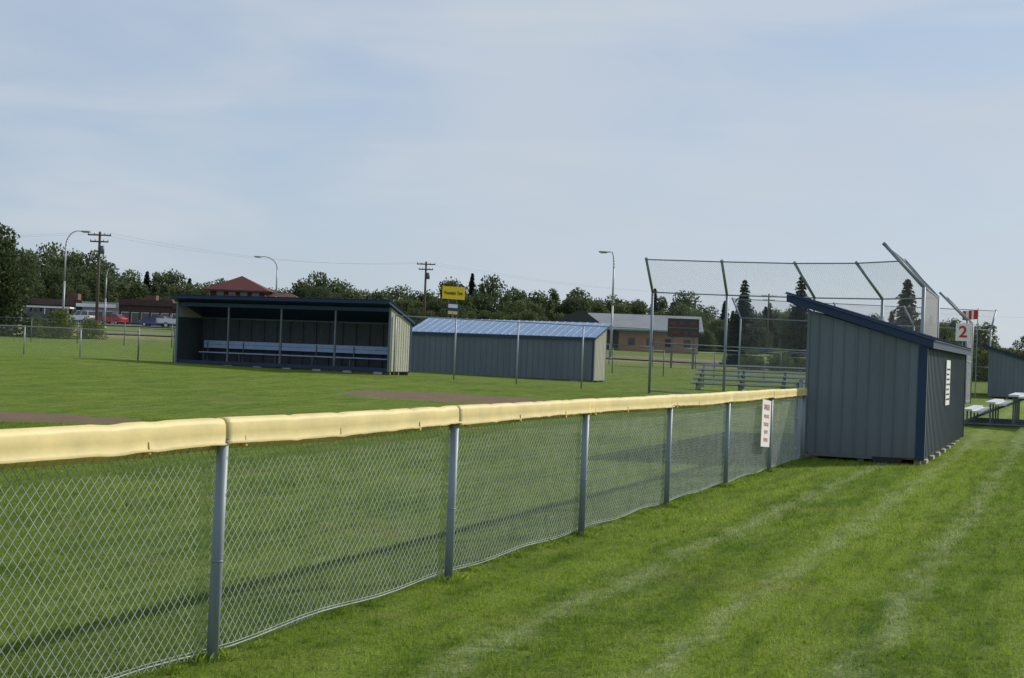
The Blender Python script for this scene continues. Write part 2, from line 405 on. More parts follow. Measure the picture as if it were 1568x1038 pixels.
# ------------------------------------------------------------------ dugouts
def dugout(name,origin,xdir,L,roofmat,D=2.0,hb=2.05,sl=.29,endm=None):
    e=empty(name); xd=Vector(xdir).normalized(); yd=Vector((-xd.y,xd.x,0)); O=Vector(origin)
    M=Matrix(((xd.x,yd.x,0,O.x),(xd.y,yd.y,0,O.y),(0,0,1,O.z),(0,0,0,1)))
    hf=hb+sl*D; b0=.11
    mb=MB()
    t=.04
    mb.abox(0,L,0,t,b0,hb,0,M)
    for x0 in (0,L-t):
        vs=[M@Vector(p) for p in [(x0,t+.001,b0),(x0,D,b0),(x0,D,hf-.02),(x0,t+.001,hb-.0),(x0+t,t+.001,b0),(x0+t,D,b0),(x0+t,D,hf-.02),(x0+t,t+.001,hb-.0)]]
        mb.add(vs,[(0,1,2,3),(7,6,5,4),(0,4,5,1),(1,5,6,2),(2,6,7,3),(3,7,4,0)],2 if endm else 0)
    step=.30
    x=.15
    while x<L-.05:
        mb.abox(x-.018,x+.018,-.016,-.001,b0+.01,hb-.01,1,M); x+=step
    y=.30; kk=0
    while y<D-.05:
        z=hb+sl*y-.03
        wd=.016 if kk%2==0 else .006
        for xa,xb in((-.014,-.001),(L+.001,L+.014)):
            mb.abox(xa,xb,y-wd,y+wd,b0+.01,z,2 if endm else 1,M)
            if kk%2==0:
                for zq in (.3,.9,1.5,2.0):
                    if zq<z-.1: mb.abox(xa-(.006 if xa<0 else 0),xb+(.006 if xa>0 else 0),y+.05,y+.062,zq,zq+.012,1,M)
        y+=.22; kk+=1
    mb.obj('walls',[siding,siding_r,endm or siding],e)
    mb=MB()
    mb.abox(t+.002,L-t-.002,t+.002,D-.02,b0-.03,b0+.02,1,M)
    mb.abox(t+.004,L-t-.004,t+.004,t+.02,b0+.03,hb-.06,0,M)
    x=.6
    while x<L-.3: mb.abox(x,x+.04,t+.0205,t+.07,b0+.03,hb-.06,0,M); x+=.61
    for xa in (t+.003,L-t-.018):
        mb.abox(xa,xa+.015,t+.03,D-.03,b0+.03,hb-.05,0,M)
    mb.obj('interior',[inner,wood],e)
    mb=MB()
    y0,y1=-.12,D+.42
    th=.13
    def zz(y): return hb+sl*y
    c=[(-.1,y0),(L+.1,y0),(L+.1,y1),(-.1,y1)]
    vs=[M@Vector((x,y,zz(y)+.0)) for x,y in c]+[M@Vector((x,y,zz(y)+th)) for x,y in c]
    mb.add(vs,[(3,2,1,0),(4,5,6,7),(0,1,5,4),(1,2,6,5),(2,3,7,6),(3,0,4,7)],0)
    c=[(-.13,y0-.03),(L+.13,y0-.03),(L+.13,y1+.03),(-.13,y1+.03)]
    vs=[M@Vector((x,y,zz(y)+th+.003)) for x,y in c]+[M@Vector((x,y,zz(y)+th+.018)) for x,y in c]
    mb.add(vs,[(3,2,1,0),(4,5,6,7),(0,1,5,4),(1,2,6,5),(2,3,7,6),(3,0,4,7)],1)
    x=0
    while x<L:
        c=[(x,y0-.03),(x+.04,y0-.03),(x+.04,y1+.03),(x,y1+.03)]
        vs=[M@Vector((q,y,zz(y)+th+.019)) for q,y in c]+[M@Vector((q,y,zz(y)+th+.045)) for q,y in c]
        mb.add(vs,[(3,2,1,0),(4,5,6,7),(0,1,5,4),(1,2,6,5),(2,3,7,6),(3,0,4,7)],1)
        x+=.4
    mb.obj('roof',[navy,roofmat],e)
    mb=MB()
    for xa in(-.02,L-.07):
        mb.abox(xa,xa+.09,-.022,-.0165,b0-.02,hb-.005,0,M)
    mb.abox(-.022,-.0165,-.02,.13,b0-.02,hb-.005,0,M)
    mb.abox(L+.0165,L+.022,-.02,.13,b0-.02,hb-.005,0,M)
    for xa in(-.015,L-.08):
        mb.abox(xa,xa+.095,D+.002,D+.05,b0-.02,zz(D)-.01,1,M)
    mb.abox(.09,L-.09,D-.06,D+.0,zz(D)-.18,zz(D)-.03,0,M)
    npst=4
    for i in range(1,npst):
        x=L*i/npst
        mb.abox(x-.035,x+.035,D-.07,D-.002,b0+.02,zz(D)-.185,2,M)
    mb.abox(.09,L-.09,D-.05,D+.01,b0-.02,b0+.12,0,M)
    mb.obj('trim_and_posts',[navy,siding,galvdark],e)
    mb=MB()
    ys_=.55
    for yy,z in((ys_,.55),(ys_+.17,.55)):
        mb.abox(.4,L-.4,yy,yy+.15,z,z+.045,0,M)
    for z in(.76,.92): mb.abox(.4,L-.4,ys_-.12,ys_-.08,z,z+.15,0,M)
    x=.6
    while x<L-.3:
        mb.tube(M@Vector((x,ys_+.28,b0+.02)),M@Vector((x,ys_+.26,.548)),.022,m=1)
        mb.tube(M@Vector((x,ys_-.04,b0+.02)),M@Vector((x,ys_-.06,1.03)),.022,m=1)
        mb.tube(M@Vector((x,ys_-.03,.53)),M@Vector((x,ys_+.28,.53)),.02,m=1)
        x+=(L-1.2)/5
    mb.obj('bench',[benchblue,galvdark],e)
    mb=MB()
    for yy in(.05,D/2,D-.2):
        mb.abox(.02,L-.02,yy,yy+.1,-.1,b0-.031,0,M)
    x=.3
    while x<L:
        mb.abox(x,x+.35,-.04,.045,-.1,b0-.035,1,M)
        mb.abox(x,x+.35,D-.05,D+.06,-.1,b0-.035,1,M)
        x+=1.35
    mb.obj('skids_and_blocks',[wood,concrete],e)
    return e,M
ORG=Vector((7.13,26.1,0.0))
e1,M1=dugout('baseball_dugout',ORG,A,10.4,navy)
mb=MB(); mb.abox(4.3,5.3,-.03,-.018,.95,1.85,0,M1)
for i in range(7): mb.abox(4.38,5.22-.1*(i%3),-.0335,-.031,1.05+i*.1,1.085+i*.1,1,M1)
mb.abox(-.035,-.018,.35,.85,.02,.105,1,M1)  # flat black panel painting the shade of a hole at the wall base
mb.obj('wall_notice_and_hole_shade',[white,black],e1)
mb=MB(); 
mb.abox(-.03,-.002,.45,1.95,.06,.108,0,M1)
mb.obj('base_flashing',[siding_r],e1)

dugout('baseball_dugout',Vector((-4.08,61.5,.66)),(-.9386,.345,0),9.75,navy,endm=siding_sunlit)
dugout('storage_dugout',Vector((-5.03,75.2,.42)),(.9386,-.345,0),9.5,blueroof,endm=siding_sunlit)
dugout('baseball_dugout',Vector((27.7,81.3,T(27.7,81.3))),A,9.5,navy)

# gate by near dugout
ge2=empty('fence_gate')
mb=MB()
c0=M1@Vector((-.06,2.12,0)); c1=M1@Vector((.35,2.25,0))
for p,h in((c0,1.36),(c1,1.30),(c0.lerp(pE,.55),1.22)):
    p=Vector((p.x,p.y,0)); mb.tube(p-UP*.1,p+UP*h,.033,n=14); mb.tube(p+UP*h,p+UP*(h+.03),.037,.02,14)
a_=Vector((c0.x,c0.y,0)); b_=Vector((c1.x,c1.y,0))
for z in(.15,.7,1.2): mb.tube(a_+UP*z,b_+UP*z,.02)
mb.tube(a_+UP*.2,pE+UP*1.1,.012); mb.tube(a_+UP*1.15,pE+UP*1.15,.02); mb.tube(a_+UP*.08,pE+UP*.08,.015)
mb.obj('gate_frame',[galv],ge2,True)
mb=MB(); chain(mb,pE,a_,1.05,.07,.0016,0,.08); mb.obj('gate_mesh',[wire],ge2)

# ------------------------------------------------------------------ other fences
def fence(name,pts,h,r=.03,sp=.1,wr=.0018,seg=3.0,mid=False,mats=(galvdark,wiredull)):
    e=empty(name); mb=MB(); mw=MB()
    for i in range(len(pts)-1):
        p=Vector(pts[i]+(0,)) ; q=Vector(pts[i+1]+(0,)); n=max(1,round((q-p).length/seg))
        for k in range(n):
            a=p.lerp(q,k/n); b=p.lerp(q,(k+1)/n); a.z=T(a.x,a.y); b.z=T(b.x,b.y)
            mb.tube(a-UP*.1,a+UP*(h+.03),r,n=8)
            mb.tube(a+UP*h,b+UP*h,r*.7,n=6)
            if mid: mb.tube(a+UP*h*.5,b+UP*h*.5,r*.6,n=6)
            chain(mw,a,b,h-.04,sp,wr,seg=.5)
    b=Vector(pts[-1]+(0,)); b.z=T(b.x,b.y); mb.tube(b-UP*.1,b+UP*(h+.03),r,n=8)
    mb.obj('posts_and_rails',[mats[0]],e,True); mw.obj('mesh_wire',[mats[1]],e); return e
fence('infield_fence',[(-4.6,59.8),(5.05,55.3)],2.35,sp=.09,seg=2.65,mats=(galvl,wiredull))
dl=Vector((-13.9,63.3,0))
fence('outfield_fence',[(dl.x-.2,dl.y+.1),(dl.x-1.6,dl.y-.2)],1.35,seg=1.4,mats=(galvl,wire))
fence('outfield_fence',[(dl.x-1.6,dl.y-.2),(dl.x-34,dl.y+12)],1.2,mats=(galvl,wire),sp=.12)
fence('boundary_fence',[(-75,106),(-12,94),(-5,93)],1.5,sp=.16,seg=3.2,mats=(galvdark,wiredull))
fence('boundary_fence',[(6,90),(40,96)],1.5,sp=.16,seg=3.2,mats=(galvdark,wiredull))
fence('boundary_fence',[(4,112),(46,116)],1.5,sp=.2,seg=3.2,mats=(galvdark,wiredull))
fence('dugout_side_fence',[(8.75,36.9),(10.8,40)],2.4,sp=.1,seg=2)

# ------------------------------------------------------------------ backstops
def backstop(name,posts,hv=3.68,oh=1.05,ov=1.12):
    e=empty(name); mb=MB(); mw=MB()
    P=[]
    for (x,y,dx,dy) in posts:
        z=T(x,y); d=Vector((dx,dy,0))
        if d.length>0: d=d.normalized()*oh
        a=Vector((x,y,z)); b=a+UP*hv; c=b+d+UP*ov
        P.append((a,b,c)); mb.tube(a-UP*.2,b,.05,n=10); mb.tube(b,c,.05,n=10); mb.tube(c,c+(c-b).normalized()*.06,.055,n=10)
    for (a,b,c),(a2,b2,c2) in zip(P[:-1],P[1:]):
        for p,q in((a+UP*.1,a2+UP*.1),(a+UP*1.85,a2+UP*1.85),(b,b2),(c,c2)): mb.tube(p,q,.022,n=6)
        chain(mw,a,a2,hv,.10,.0024,seg=.45)
        L=(b2-b).length; H=(c-b).length; n=int(L/.11)
        def q(s,t):
            s=min(1,max(0,s)); lo=b.lerp(b2,s); hi=c.lerp(c2,s); return lo.lerp(hi,t)
        r_=H/L
        k=-r_
        while k<1:
            for sg in(0,1):
                s0,s1=k,k+r_; t0,t1=0,1
                if s0<0: t0=-s0/r_; s0=0
                if s1>1: t1=1-(s1-1)/r_; s1=1
                if s1-s0>.005:
                    if sg==0: mw.wire(q(s0,t0),q(s1,t1),.0024,3,0,.45)
                    else: mw.wire(q(s0,1-t0),q(s1,1-t1),.0024,3,0,.45)
            k+=.10/L
    mb.obj('posts_and_rails',[galv],e,True); mw.obj('mesh_wire',[wiredull],e)
    return e
backstop('baseball_backstop',[(5.05,55.2,-.345,-.939),(7.6,54.1,-.345,-.939),(10.35,52.2,-.8,-.6),(12.15,50,-.9,-.35),(13.15,47,-.939,.1),(10.85,40.2,-.939,.345)])
backstop('baseball_backstop',[(26.6,84.5,.5,.8),(22.6,85.5,-.3,.9),(18.8,86.5,-.3,.9),(13.2,88,-.345,.9)])
backstop('baseball_backstop',[(20.9,69,-.939,.345),(19.6,65.5,-.939,.345)],3.6,1.15,1.15)
ne=empty('field_number_sign')
nc=Vector((18.75,63.2,T(18.75,63.2)+3.0))
mb=MB(); mb.box(nc,(.30,0,0),(0,.01,0),(0,0,.36),0); mb.tube(nc-UP*3.1+Vector((0,.05,0)),nc+UP*.3+Vector((0,.05,0)),.03,m=1)
mb.obj('sign_panel',[white,galv],ne)
tw_=text('2',.66,frame(nc+Vector((0,-.016,0)),(1,0,0),(0,-1,0)),red,ne,.004,1.1); tw_.data.offset=.015

fl=empty('canadian_flag_pole'); mb=MB()
fp=Vector((25.1,82,T(25.1,82))); mb.tube(fp,fp+UP*4.8,.03,.02,m=0)
n=12
for i in range(n):
    xa=-.85*i/n; xb=-.85*(i+1)/n
    f=(i+.5)/n; mi=1 if (f<.25 or f>.75 or .42<f<.58) else 2
    ya=.06*math.sin(i*.9);yb=.06*math.sin((i+1)*.9)
    z0,z1=4.2,4.7
    mb.add([fp+Vector((xa,ya,z0-.1*i/n)),fp+Vector((xb,yb,z0-.1*(i+1)/n)),fp+Vector((xb,yb,z1-.1*(i+1)/n)),fp+Vector((xa,ya,z1-.1*i/n))],[(0,1,2,3)],mi)
mb.obj('pole_and_flag',[galv,red,white],fl)

# ------------------------------------------------------------------ bleachers
def bleacher(name,origin,xdir,L,rows,rise=.2,run=.6,mt=None,z00=.40):
    e=empty(name); xd=Vector(xdir).normalized(); yd=Vector((-xd.y,xd.x,0)); O=Vector(origin)
    M=Matrix(((xd.x,yd.x,0,O.x),(xd.y,yd.y,0,O.y),(0,0,1,O.z),(0,0,0,1)))
    mb=MB(); mf=MB()
    for r in range(rows):
        y=r*run; z=z00+r*rise
        mb.abox(0,L,y,y+.27,z,z+.05,0,M)
        if r>0: mb.abox(0,L,y-.34,y-.04,z-.26,z-.215,0,M)
    n=max(2,int(L/1.6)+1)
    for i in range(n):
        x=.25+(L-.5)*i/(n-1)
        for r in range(rows):
            y=r*run; z=z00+r*rise
            mf.tube(M@Vector((x,y+.13,.05)),M@Vector((x,y+.13,z-.002)),.025)
        mf.tube(M@Vector((x,-.05,.05)),M@Vector((x,(rows-1)*run+.3,.05)),.035)
        mf.tube(M@Vector((x,.1,.12)),M@Vector((x,(rows-1)*run+.1,z00-.10+(rows-1)*rise)),.025)
    mb.obj('planks',[mt or alu],e); mf.obj('frame',[galvdark],e); return e
bleacher('bleacher',(14.3,46.8,T(14,44)),(-.345,-.9386,0),5.6,5,.22,.60)
bleacher('bleacher',(7.6,64.2,T(9,64)),(.97,-.24,0),7.6,5,.19,.62,alud,.32)

# ------------------------------------------------------------------ street furniture
def lamp(x,y,h,side,arm=2.0):
    z=T(x,y); mb=MB(); p=Vector((x,y,z))
    mb.tube(p,p+UP*.25,.2,.2,10); 
    pts=[p+UP*.2,p+UP*h*.5,p+UP*h*.85]; rr=[.11,.09,.07]
    for i in range(1,9):
        a=i/8*math.pi/2
        pts.append(p+Vector((side*arm*.8*(1-math.cos(a)),0,h*.85+h*.15*math.sin(a)))); rr.append(.065-.003*i)
    mb.path(pts,rr,8)
    e=pts[-1]; mb.tube(e,e+Vector((side*.35,0,-.02)),.04,.05)
    c=e+Vector((side*.7,0,-.03)); mb.box(c,(.4,0,.0),(0,.16,0),(0,0,.06)); mb.box(c-UP*.085,(.25,0,0),(0,.12,0),(0,0,.03))
    mb.obj('street_lamp',[galvl],None,True)
lamp(-41.6,140.5,9.4,1,1.4)
lamp(-26.9,172,8.9,-1,1.9)
lamp(8.55,131,9.3,-1,.3)
lamp(-47,175,7.0,1,.5)
pole_w=mat('creosoted_pole',(.10,.075,.055),.9,0,.2,4)
def upole(x,y,h,ang=0):
    z=T(x,y); mb=MB(); p=Vector((x,y,z)); mb.tube(p-UP*.2,p+UP*h,.17,.12,10)
    d=Vector((math.cos(ang),math.sin(ang),0))
    tips=[]
    for zz,w in((h-.35,1.15),(h-1.0,.9)):
        mb.box(p+UP*zz+Vector((0,-.14,0)),d*w,Vector((-d.y,d.x,0))*.06,UP*.07)
        for s in(-.95,-.45,.45,.95):
            q=p+UP*(zz+.07)+d*w*s+Vector((0,-.14,0)); mb.tube(q,q+UP*.16,.05,.03,6,1); 
            if zz>h-.5: tips.append(q+UP*.16)
    mb.tube(p+UP*(h-2.2)+Vector((.32,-.05,0)),p+UP*(h-1.4)+Vector((.32,-.05,0)),.2,n=10,m=1)
    mb.obj('utility_pole',[pole_w,galvdark],None,True); return tips
t1=upole(-41.1,150,9.9); t2=upole(-11.1,190,9.9); t3=upole(40,238,9.5); t0=upole(-88,120,8); t4=upole(110,290,9.5)
mb=MB()
for a,b in((t0,t1),(t1,t2),(t2,t3),(t3,t4)):
    for i in (0,3):
        pts=[]
        for k in range(17):
            t=k/16; p=a[i].lerp(b[i],t); pts.append(p-UP*(1.2*4*t*(1-t)))
        mb.path(pts,.006,3)
mb.obj('power_line',[galvdark])

# pylon sign
pe=empty('pylon_sign'); sy=mat('yellow_sign_face',(.85,.62,.02),.5,0,.05); sb=mat('blue_sign_face',(.02,.06,.22),.5,0,.1)
lb=mat('lettering_dark',(.01,.015,.05),.5)
p=Vector((-5.95,150,T(-6,150)))
mb=MB(); mb.tube(p,p+UP*3.6,.13,m=2); 
mb.box((p.x,150,7.45),(1.1,0,-.04),(0,.12,0),(0,0,.62),0)
mb.tube((p.x-.45,150,5.0),(p.x-.45,150,7.0),.06,m=2); mb.tube((p.x+.35,150,5.0),(p.x+.35,150,7.0),.06,m=2)
mb.box((p.x,150,5.85),(.55,0,-.02),(0,.1,0),(0,0,.62),1)
mb.box((p.x,149.89,6.15),(.46,0,-.02),(0,.01,0),(0,0,.18),3); mb.box((p.x,149.89,5.5),(.46,0,-.02),(0,.01,0),(0,0,.15),0)
mb.obj('sign_boxes',[sy,sb,galvdark,white],pe)
tt=text('Fountain Tire',.46,frame((p.x,149.84,7.42),(1,0,-.04),(0,-1,0)),lb,pe,.01,.72); tt.data.offset=.006

# scoreboard
be=empty('scoreboard'); dk=mat('scoreboard_panel',(.03,.03,.035),.5); dred=mat('scoreboard_red',(.20,.02,.02),.6)
c=Vector((12.6,112,T(12.75,112)))
mb=MB()
for dx in(-.8,.8): mb.box(c+Vector((dx,.1,1.2)),(.07,0,0),(0,.07,0),(0,0,1.3),2)
mb.box(c+Vector((0,0,3.0)),(1.15,0,0),(0,.1,0),(0,0,.68),0)
mb.box(c+Vector((0,-.11,3.0)),(1.2,0,0),(0,.01,0),(0,0,.03),2)
for dx,dz,w in((-.75,.3,.2),(.7,.3,.2),(-.1,.35,.14),(-.6,-.35,.3),(.2,-.35,.16),(.75,-.35,.18)):
    mb.box(c+Vector((dx,-.105,3.0+dz)),(w,0,0),(0,.008,0),(0,0,.12),1)
mb.obj('board',[dk,dred,galvdark],be)

# ------------------------------------------------------------------ buildings
brown=mat('brown_wall',(.07,.045,.036),.8,0,.2,1); fascia=mat('pale_fascia',(.33,.34,.36),.7,0,.1,1)
brick=mat('tan_brick',(.36,.21,.135),.85,0,.15,2); roofred=mat('dark_red_shingle',(.10,.022,.018),.8,0,.2,2)
roofgrey=mat('grey_metal_roof',(.22,.235,.25),.6,.0,.12,.6); darkwall=mat('dark_wall',(.05,.05,.055),.8,0,.1,1)
tan=mat('dark_brick_wall',(.13,.075,.055),.8,0,.15,1)
def strip_mall():
    e=empty('strip_mall_building'); mb=MB(); y=268
    z=T(-70,y)-.4
    segs=[(-87,-76,4.4,darkwall),(-76,-69.5,4.2,fascia),(-69.5,-60,4.9,brown),(-60,-52,4.5,brown),(-52,-42,5.0,tan)]
    ms=[darkwall,fascia,brown,tan,glass,white]
    for x0,x1,h,m in segs:
        mi=ms.index(m)
        mb.abox(x0+.01,x1-.01,y,y+16,z,z+h,mi)
        mb.abox(x0,x1,y-.4,y-.01,z+h-.9,z+h+.15,1 if mi in(1,) else 2 if mi==0 else mi)
        n=int((x1-x0)/1.8)
        for i in range(n):
            xa=x0+.5+i*1.75
            mb.abox(xa,xa+1.3,y-.06,y-.005,z+.9,z+2.7,4)
            mb.abox(xa-.06,xa-.0,y-.1,y-.062,z+.8,z+2.8,5)
            mb.abox(xa-.06,xa+1.36,y-.1,y-.062,z+2.7,z+2.78,5)
    mb.abox(-77,-70,y-.5,y-.42,z+3.4,z+4.0,5)
    mb.abox(-58,-54,y-.5,y-.42,z+3.7,z+4.3,5)
    for x0,w,h in((-66,2,1.2),(-62.5,1.4,.9),(-57,2.2,1.0),(-80,2,1)): mb.abox(x0,x0+w,y+4,y+6,z+4.3,z+4.8+h,3)
    mb.abox(-86,-77,y-4,y-.5,z+2.9,z+3.2,5)
    for x in(-85.5,-81.5,-77.5): mb.abox(x,x+.15,y-3.9,y-3.75,z,z+2.89,5)
    mb.obj('walls_roof_windows',ms,e)
strip_mall()
def hip(mb,x0,x1,y0,y1,z,h,o,mi,mw,base,ridge=0):
    cx=(x0+x1)/2; cy=(y0+y1)/2
    mb.abox(x0,x1,y0,y1,base,z,mw)
    vs=[(x0-o,y0-o,z+.01),(x1+o,y0-o,z+.01),(x1+o,y1+o,z+.01),(x0-o,y1+o,z+.01),(cx-ridge,cy,z+h),(cx+ridge,cy,z+h)]
    mb.add(vs,[(0,1,5,4),(1,2,5),(2,3,4,5),(3,0,4),(3,2,1,0)],mi)
    mb.abox(x0-o,x1+o,y0-o-.05,y0-o-.01,z-.25,z+.02,3)
be2=empty('red_roof_building'); mb=MB()
b=T(-42,230)
hip(mb,-46.0,-37.7,230,237,9.7,2.35,.8,0,1,b)
hip(mb,-37.6,-33.0,230.5,236,8.7,.9,.6,0,1,b,1.2)
for i in range(4): mb.abox(-45+i*1.8,-43.9+i*1.8,229.93,229.99,b+4.0,b+5.6,2)
mb.obj('hip_roof_and_walls',[roofred,roofred,glass,brown],be2)
mb=MB(); hh=T(-24,210); mb.abox(-26.6,-24.2,210,214,hh,8.3,0); mb.abox(-26.9,-23.9,209.8,214.2,8.3,8.5,1)
mb.abox(-26.2,-25.6,209.94,209.99,6.8,7.8,1); mb.obj('brick_stair_tower_building',[brick,darkwall])
e=empty('metal_roof_hall'); mb=MB()
z=T(18,200)
x0,x1,y0,y1=10.6,24.2,198,208; ev=z+2.95; rg=z+4.7; cy=203
O=Matrix.Translation((9.6,198,0))@Matrix.Rotation(-.06,4,'Z')@Matrix.Translation((-9.6,-198,0))
mb.abox(x0,x1,y0,y1,z-.5,ev,0,O)
mb.add([O@Vector(v) for v in [(x0,y0,ev),(x0,y1,ev),(x0,cy,rg-.1)]],[(0,2,1)],1)
mb.add([O@Vector(v) for v in [(x1,y0,ev),(x1,y1,ev),(x1,cy,rg-.1)]],[(0,1,2)],1)
for ya,yb in((y0-1.0,cy),(y1+1.0,cy)):
    za=ev-.35
    vs=[O@Vector(v) for v in [(x0-.9,ya,za),(x1+.6,ya,za),(x1+.6,yb,rg),(x0-.9,yb,rg),(x0-.9,ya,za+.2),(x1+.6,ya,za+.2),(x1+.6,yb,rg+.2),(x0-.9,yb,rg+.2)]]
    mb.add(vs,[(0,1,2,3),(4,5,6,7),(0,4,7,3),(1,5,6,2),(0,1,5,4)],2)
mb.abox(x0-.2,x0+3.2,y0-.3,y0-.02,z,ev-.4,1,O)
mb.abox(x0+3.3,x1-.1,y0-.12,y0-.02,z-.2,ev-.7,3,O)
for i in range(4): mb.abox(x0+4.5+i*2.4,x0+5.4+i*2.4,y0-.17,y0-.125,z+.7,z+1.7,4,O)
mb.obj('walls_and_roof',[fascia,darkwall,roofgrey,brick,glass],e)
mb=MB(); zz=z+.2
mb.abox(5.6,10.3,196,206,zz-1,zz+3.0,0)
vs=[(4.4,195.6,zz+2.9),(11.2,195.6,zz+3.3),(8.9,195.6,zz+4.9),(4.4,206.5,zz+2.9),(11.2,206.5,zz+3.3),(8.9,206.5,zz+4.9)]
mb.add(vs,[(0,1,2),(3,5,4),(0,2,5,3),(1,4,5,2),(0,3,4,1)],1); mb.obj('gable_wing',[darkwall,darkwall],e)

# ------------------------------------------------------------------ vehicles
def car(name,x,y,ang,col,kind='car'):
    body=mat(name+'_paint',col,.3,.1,.04,2,spec=.6)
    z=T(x,y)+.13
    M=Matrix.Translation((x,y,z))@Matrix.Rotation(ang,4,'Z')
    if kind=='car':
        L,W=4.5,1.75
        low=[(-2.25,.35),(-2.25,.75),(-2.1,.92),(-1.3,.98),(1.1,.95),(2.0,.80),(2.25,.62),(2.25,.30)]
        cab=[(-1.75,.95),(-1.15,1.42),(.25,1.45),(1.05,.94)]
    elif kind=='suv':
        L,W=4.7,1.85
        low=[(-2.3,.42),(-2.35,.8),(-2.3,1.08),(-1.3,1.12),(1.1,1.08),(2.1,.98),(2.3,.8),(2.3,.38)]
        cab=[(-2.25,1.09),(-2.0,1.72),(.3,1.76),(1.15,1.07)]
    else:
        L,W=5.6,1.95
        low=[(-2.8,.5),(-2.82,1.1),(-2.75,1.16),(-.9,1.16),(1.3,1.14),(2.5,1.05),(2.75,.9),(2.75,.45)]
        cab=[(-.95,1.15),(-.75,1.82),(.55,1.85),(1.35,1.13)]
    mb=MB()
    def ext(pr,w0,w1,m):
        n=len(pr); zmin=min(p[1] for p in pr); zmax=max(p[1] for p in pr)
        def ww(zv): return w0+(w1-w0)*(zv-zmin)/(zmax-zmin)
        vs=[M@Vector((a,-ww(b)/2,b)) for a,b in pr]+[M@Vector((a,ww(b)/2,b)) for a,b in pr]
        fs=[tuple(range(n)),tuple(range(2*n-1,n-1,-1))]+[(i,n+i,n+(i+1)%n,(i+1)%n) for i in range(n)]
        mb.add(vs,fs,m)
    ext(low,W,W*.96,0); ext(cab,W*.93,W*.76,1)
    r=[(cab[1][0]-.02,cab[1][1]-.02),(cab[1][0]-.02,cab[1][1]+.03),(cab[2][0]+.02,cab[2][1]+.03),(cab[2][0]+.02,cab[2][1]-.02)]
    ext(r,W*.79,W*.78,0)
    for s in(-1,1):
        for i0,i1 in((0,1),(3,2)):
            p=M@Vector((cab[i0][0],s*W*.465,cab[i0][1])); q=M@Vector((cab[i1][0],s*W*.385,cab[i1][1])); mb.tube(p,q,.05,n=5)
        mx=(cab[0][0]+cab[3][0])/2; mb.tube(M@Vector((mx,s*W*.467,cab[0][1])),M@Vector((mx,s*W*.387,cab[1][1])),.045,n=5)
        for wx in(-L*.3,L*.31):
            c=Vector((wx,s*(W/2-.1),.22+.0)); rr=.34 if kind!='pickup' else .4
            mb.tube(M@(c+Vector((0,-.12,0))),M@(c+Vector((0,.12,0))),rr,n=18,m=2)
            mb.tube(M@(c+Vector((0,-.13,0))),M@(c+Vector((0,.13,0))),rr*.55,n=14,m=3)
        mb.box(M@Vector((L/2-.04,s*W*.36,.68 if kind=='car' else .85)),(M.to_3x3()@Vector((.03,0,0))),(M.to_3x3()@Vector((0,.17,0))),(0,0,.07),3)
        mb.box(M@Vector((-L/2-.0,s*W*.4,.78 if kind=='car' else .95)),(M.to_3x3()@Vector((.03,0,0))),(M.to_3x3()@Vector((0,.1,0))),(0,0,.1),4)
    mb.obj(name,[body,glass,black,alu,red])
car('sport_utility_vehicle',-64.5,228,2.5,(.75,.75,.74),'suv')
car('parked_car',-59.5,226,2.7,(.45,.02,.02))
car('parked_car',-50.2,214,3.0,(.03,.06,.2))
car('pickup_truck',-46.8,212,.35,(.6,.62,.64),'pickup')
car('parked_car',-53.5,232,1.9,(.5,.35,.03))
car('parked_car',-72.5,232,.3,(.05,.05,.06))
# ------------------------------------------------------------------ trees
def leafmat(name,c1,c2,tr=.3):
    m=bpy.data.materials.new(name); m.use_nodes=True; nt=m.node_tree; L=nt.links; b=nt.nodes['Principled BSDF']
    g=N(nt,'ShaderNodeNewGeometry'); oi=N(nt,'ShaderNodeObjectInfo')
    no=N(nt,'ShaderNodeTexNoise'); no.inputs['Scale'].default_value=.7; no.inputs['Detail'].default_value=3; L.new(g.outputs['Position'],no.inputs['Vector'])
    ad=N(nt,'ShaderNodeMath',operation='MULTIPLY_ADD'); L.new(oi.outputs['Random'],ad.inputs[0]); ad.inputs[1].default_value=.6; 
    mr=N(nt,'ShaderNodeMapRange'); mr.inputs[1].default_value=.35; mr.inputs[2].default_value=.65; mr.inputs[3].default_value=0;mr.inputs[4].default_value=.5
    L.new(no.outputs[0],mr.inputs[0]); L.new(mr.outputs[0],ad.inputs[2])
    mx=N(nt,'ShaderNodeMix',data_type='RGBA'); L.new(ad.outputs[0],mx.inputs[0]); mx.inputs[6].default_value=c1+(1,); mx.inputs[7].default_value=c2+(1,)
    L.new(mx.outputs[2],b.inputs['Base Color']); b.inputs['Roughness'].default_value=.7; b.inputs['Specular IOR Level'].default_value=.2
    t=N(nt,'ShaderNodeBsdfTranslucent'); L.new(mx.outputs[2],t.inputs[0]); ms=N(nt,'ShaderNodeMixShader'); ms.inputs[0].default_value=tr
    L.new(b.outputs[0],ms.inputs[1]);L.new(t.outputs[0],ms.inputs[2]);L.new(ms.outputs[0],nt.nodes['Material Output'].inputs[0])
    return m
leafD=leafmat('broadleaf_foliage',(.046,.074,.038),(.118,.145,.055),.4)  # tones lifted so distance haze sits in the leaf colour
leafK=leafmat('dark_foliage',(.028,.048,.018),(.06,.085,.028),.3)
leafS=leafmat('spruce_foliage',(.020,.038,.022),(.045,.065,.034),.2)
leafL=leafmat('light_foliage',(.07,.10,.022),(.14,.175,.04),.4)
bark=mat('bark',(.10,.085,.07),.9,0,.25,6)
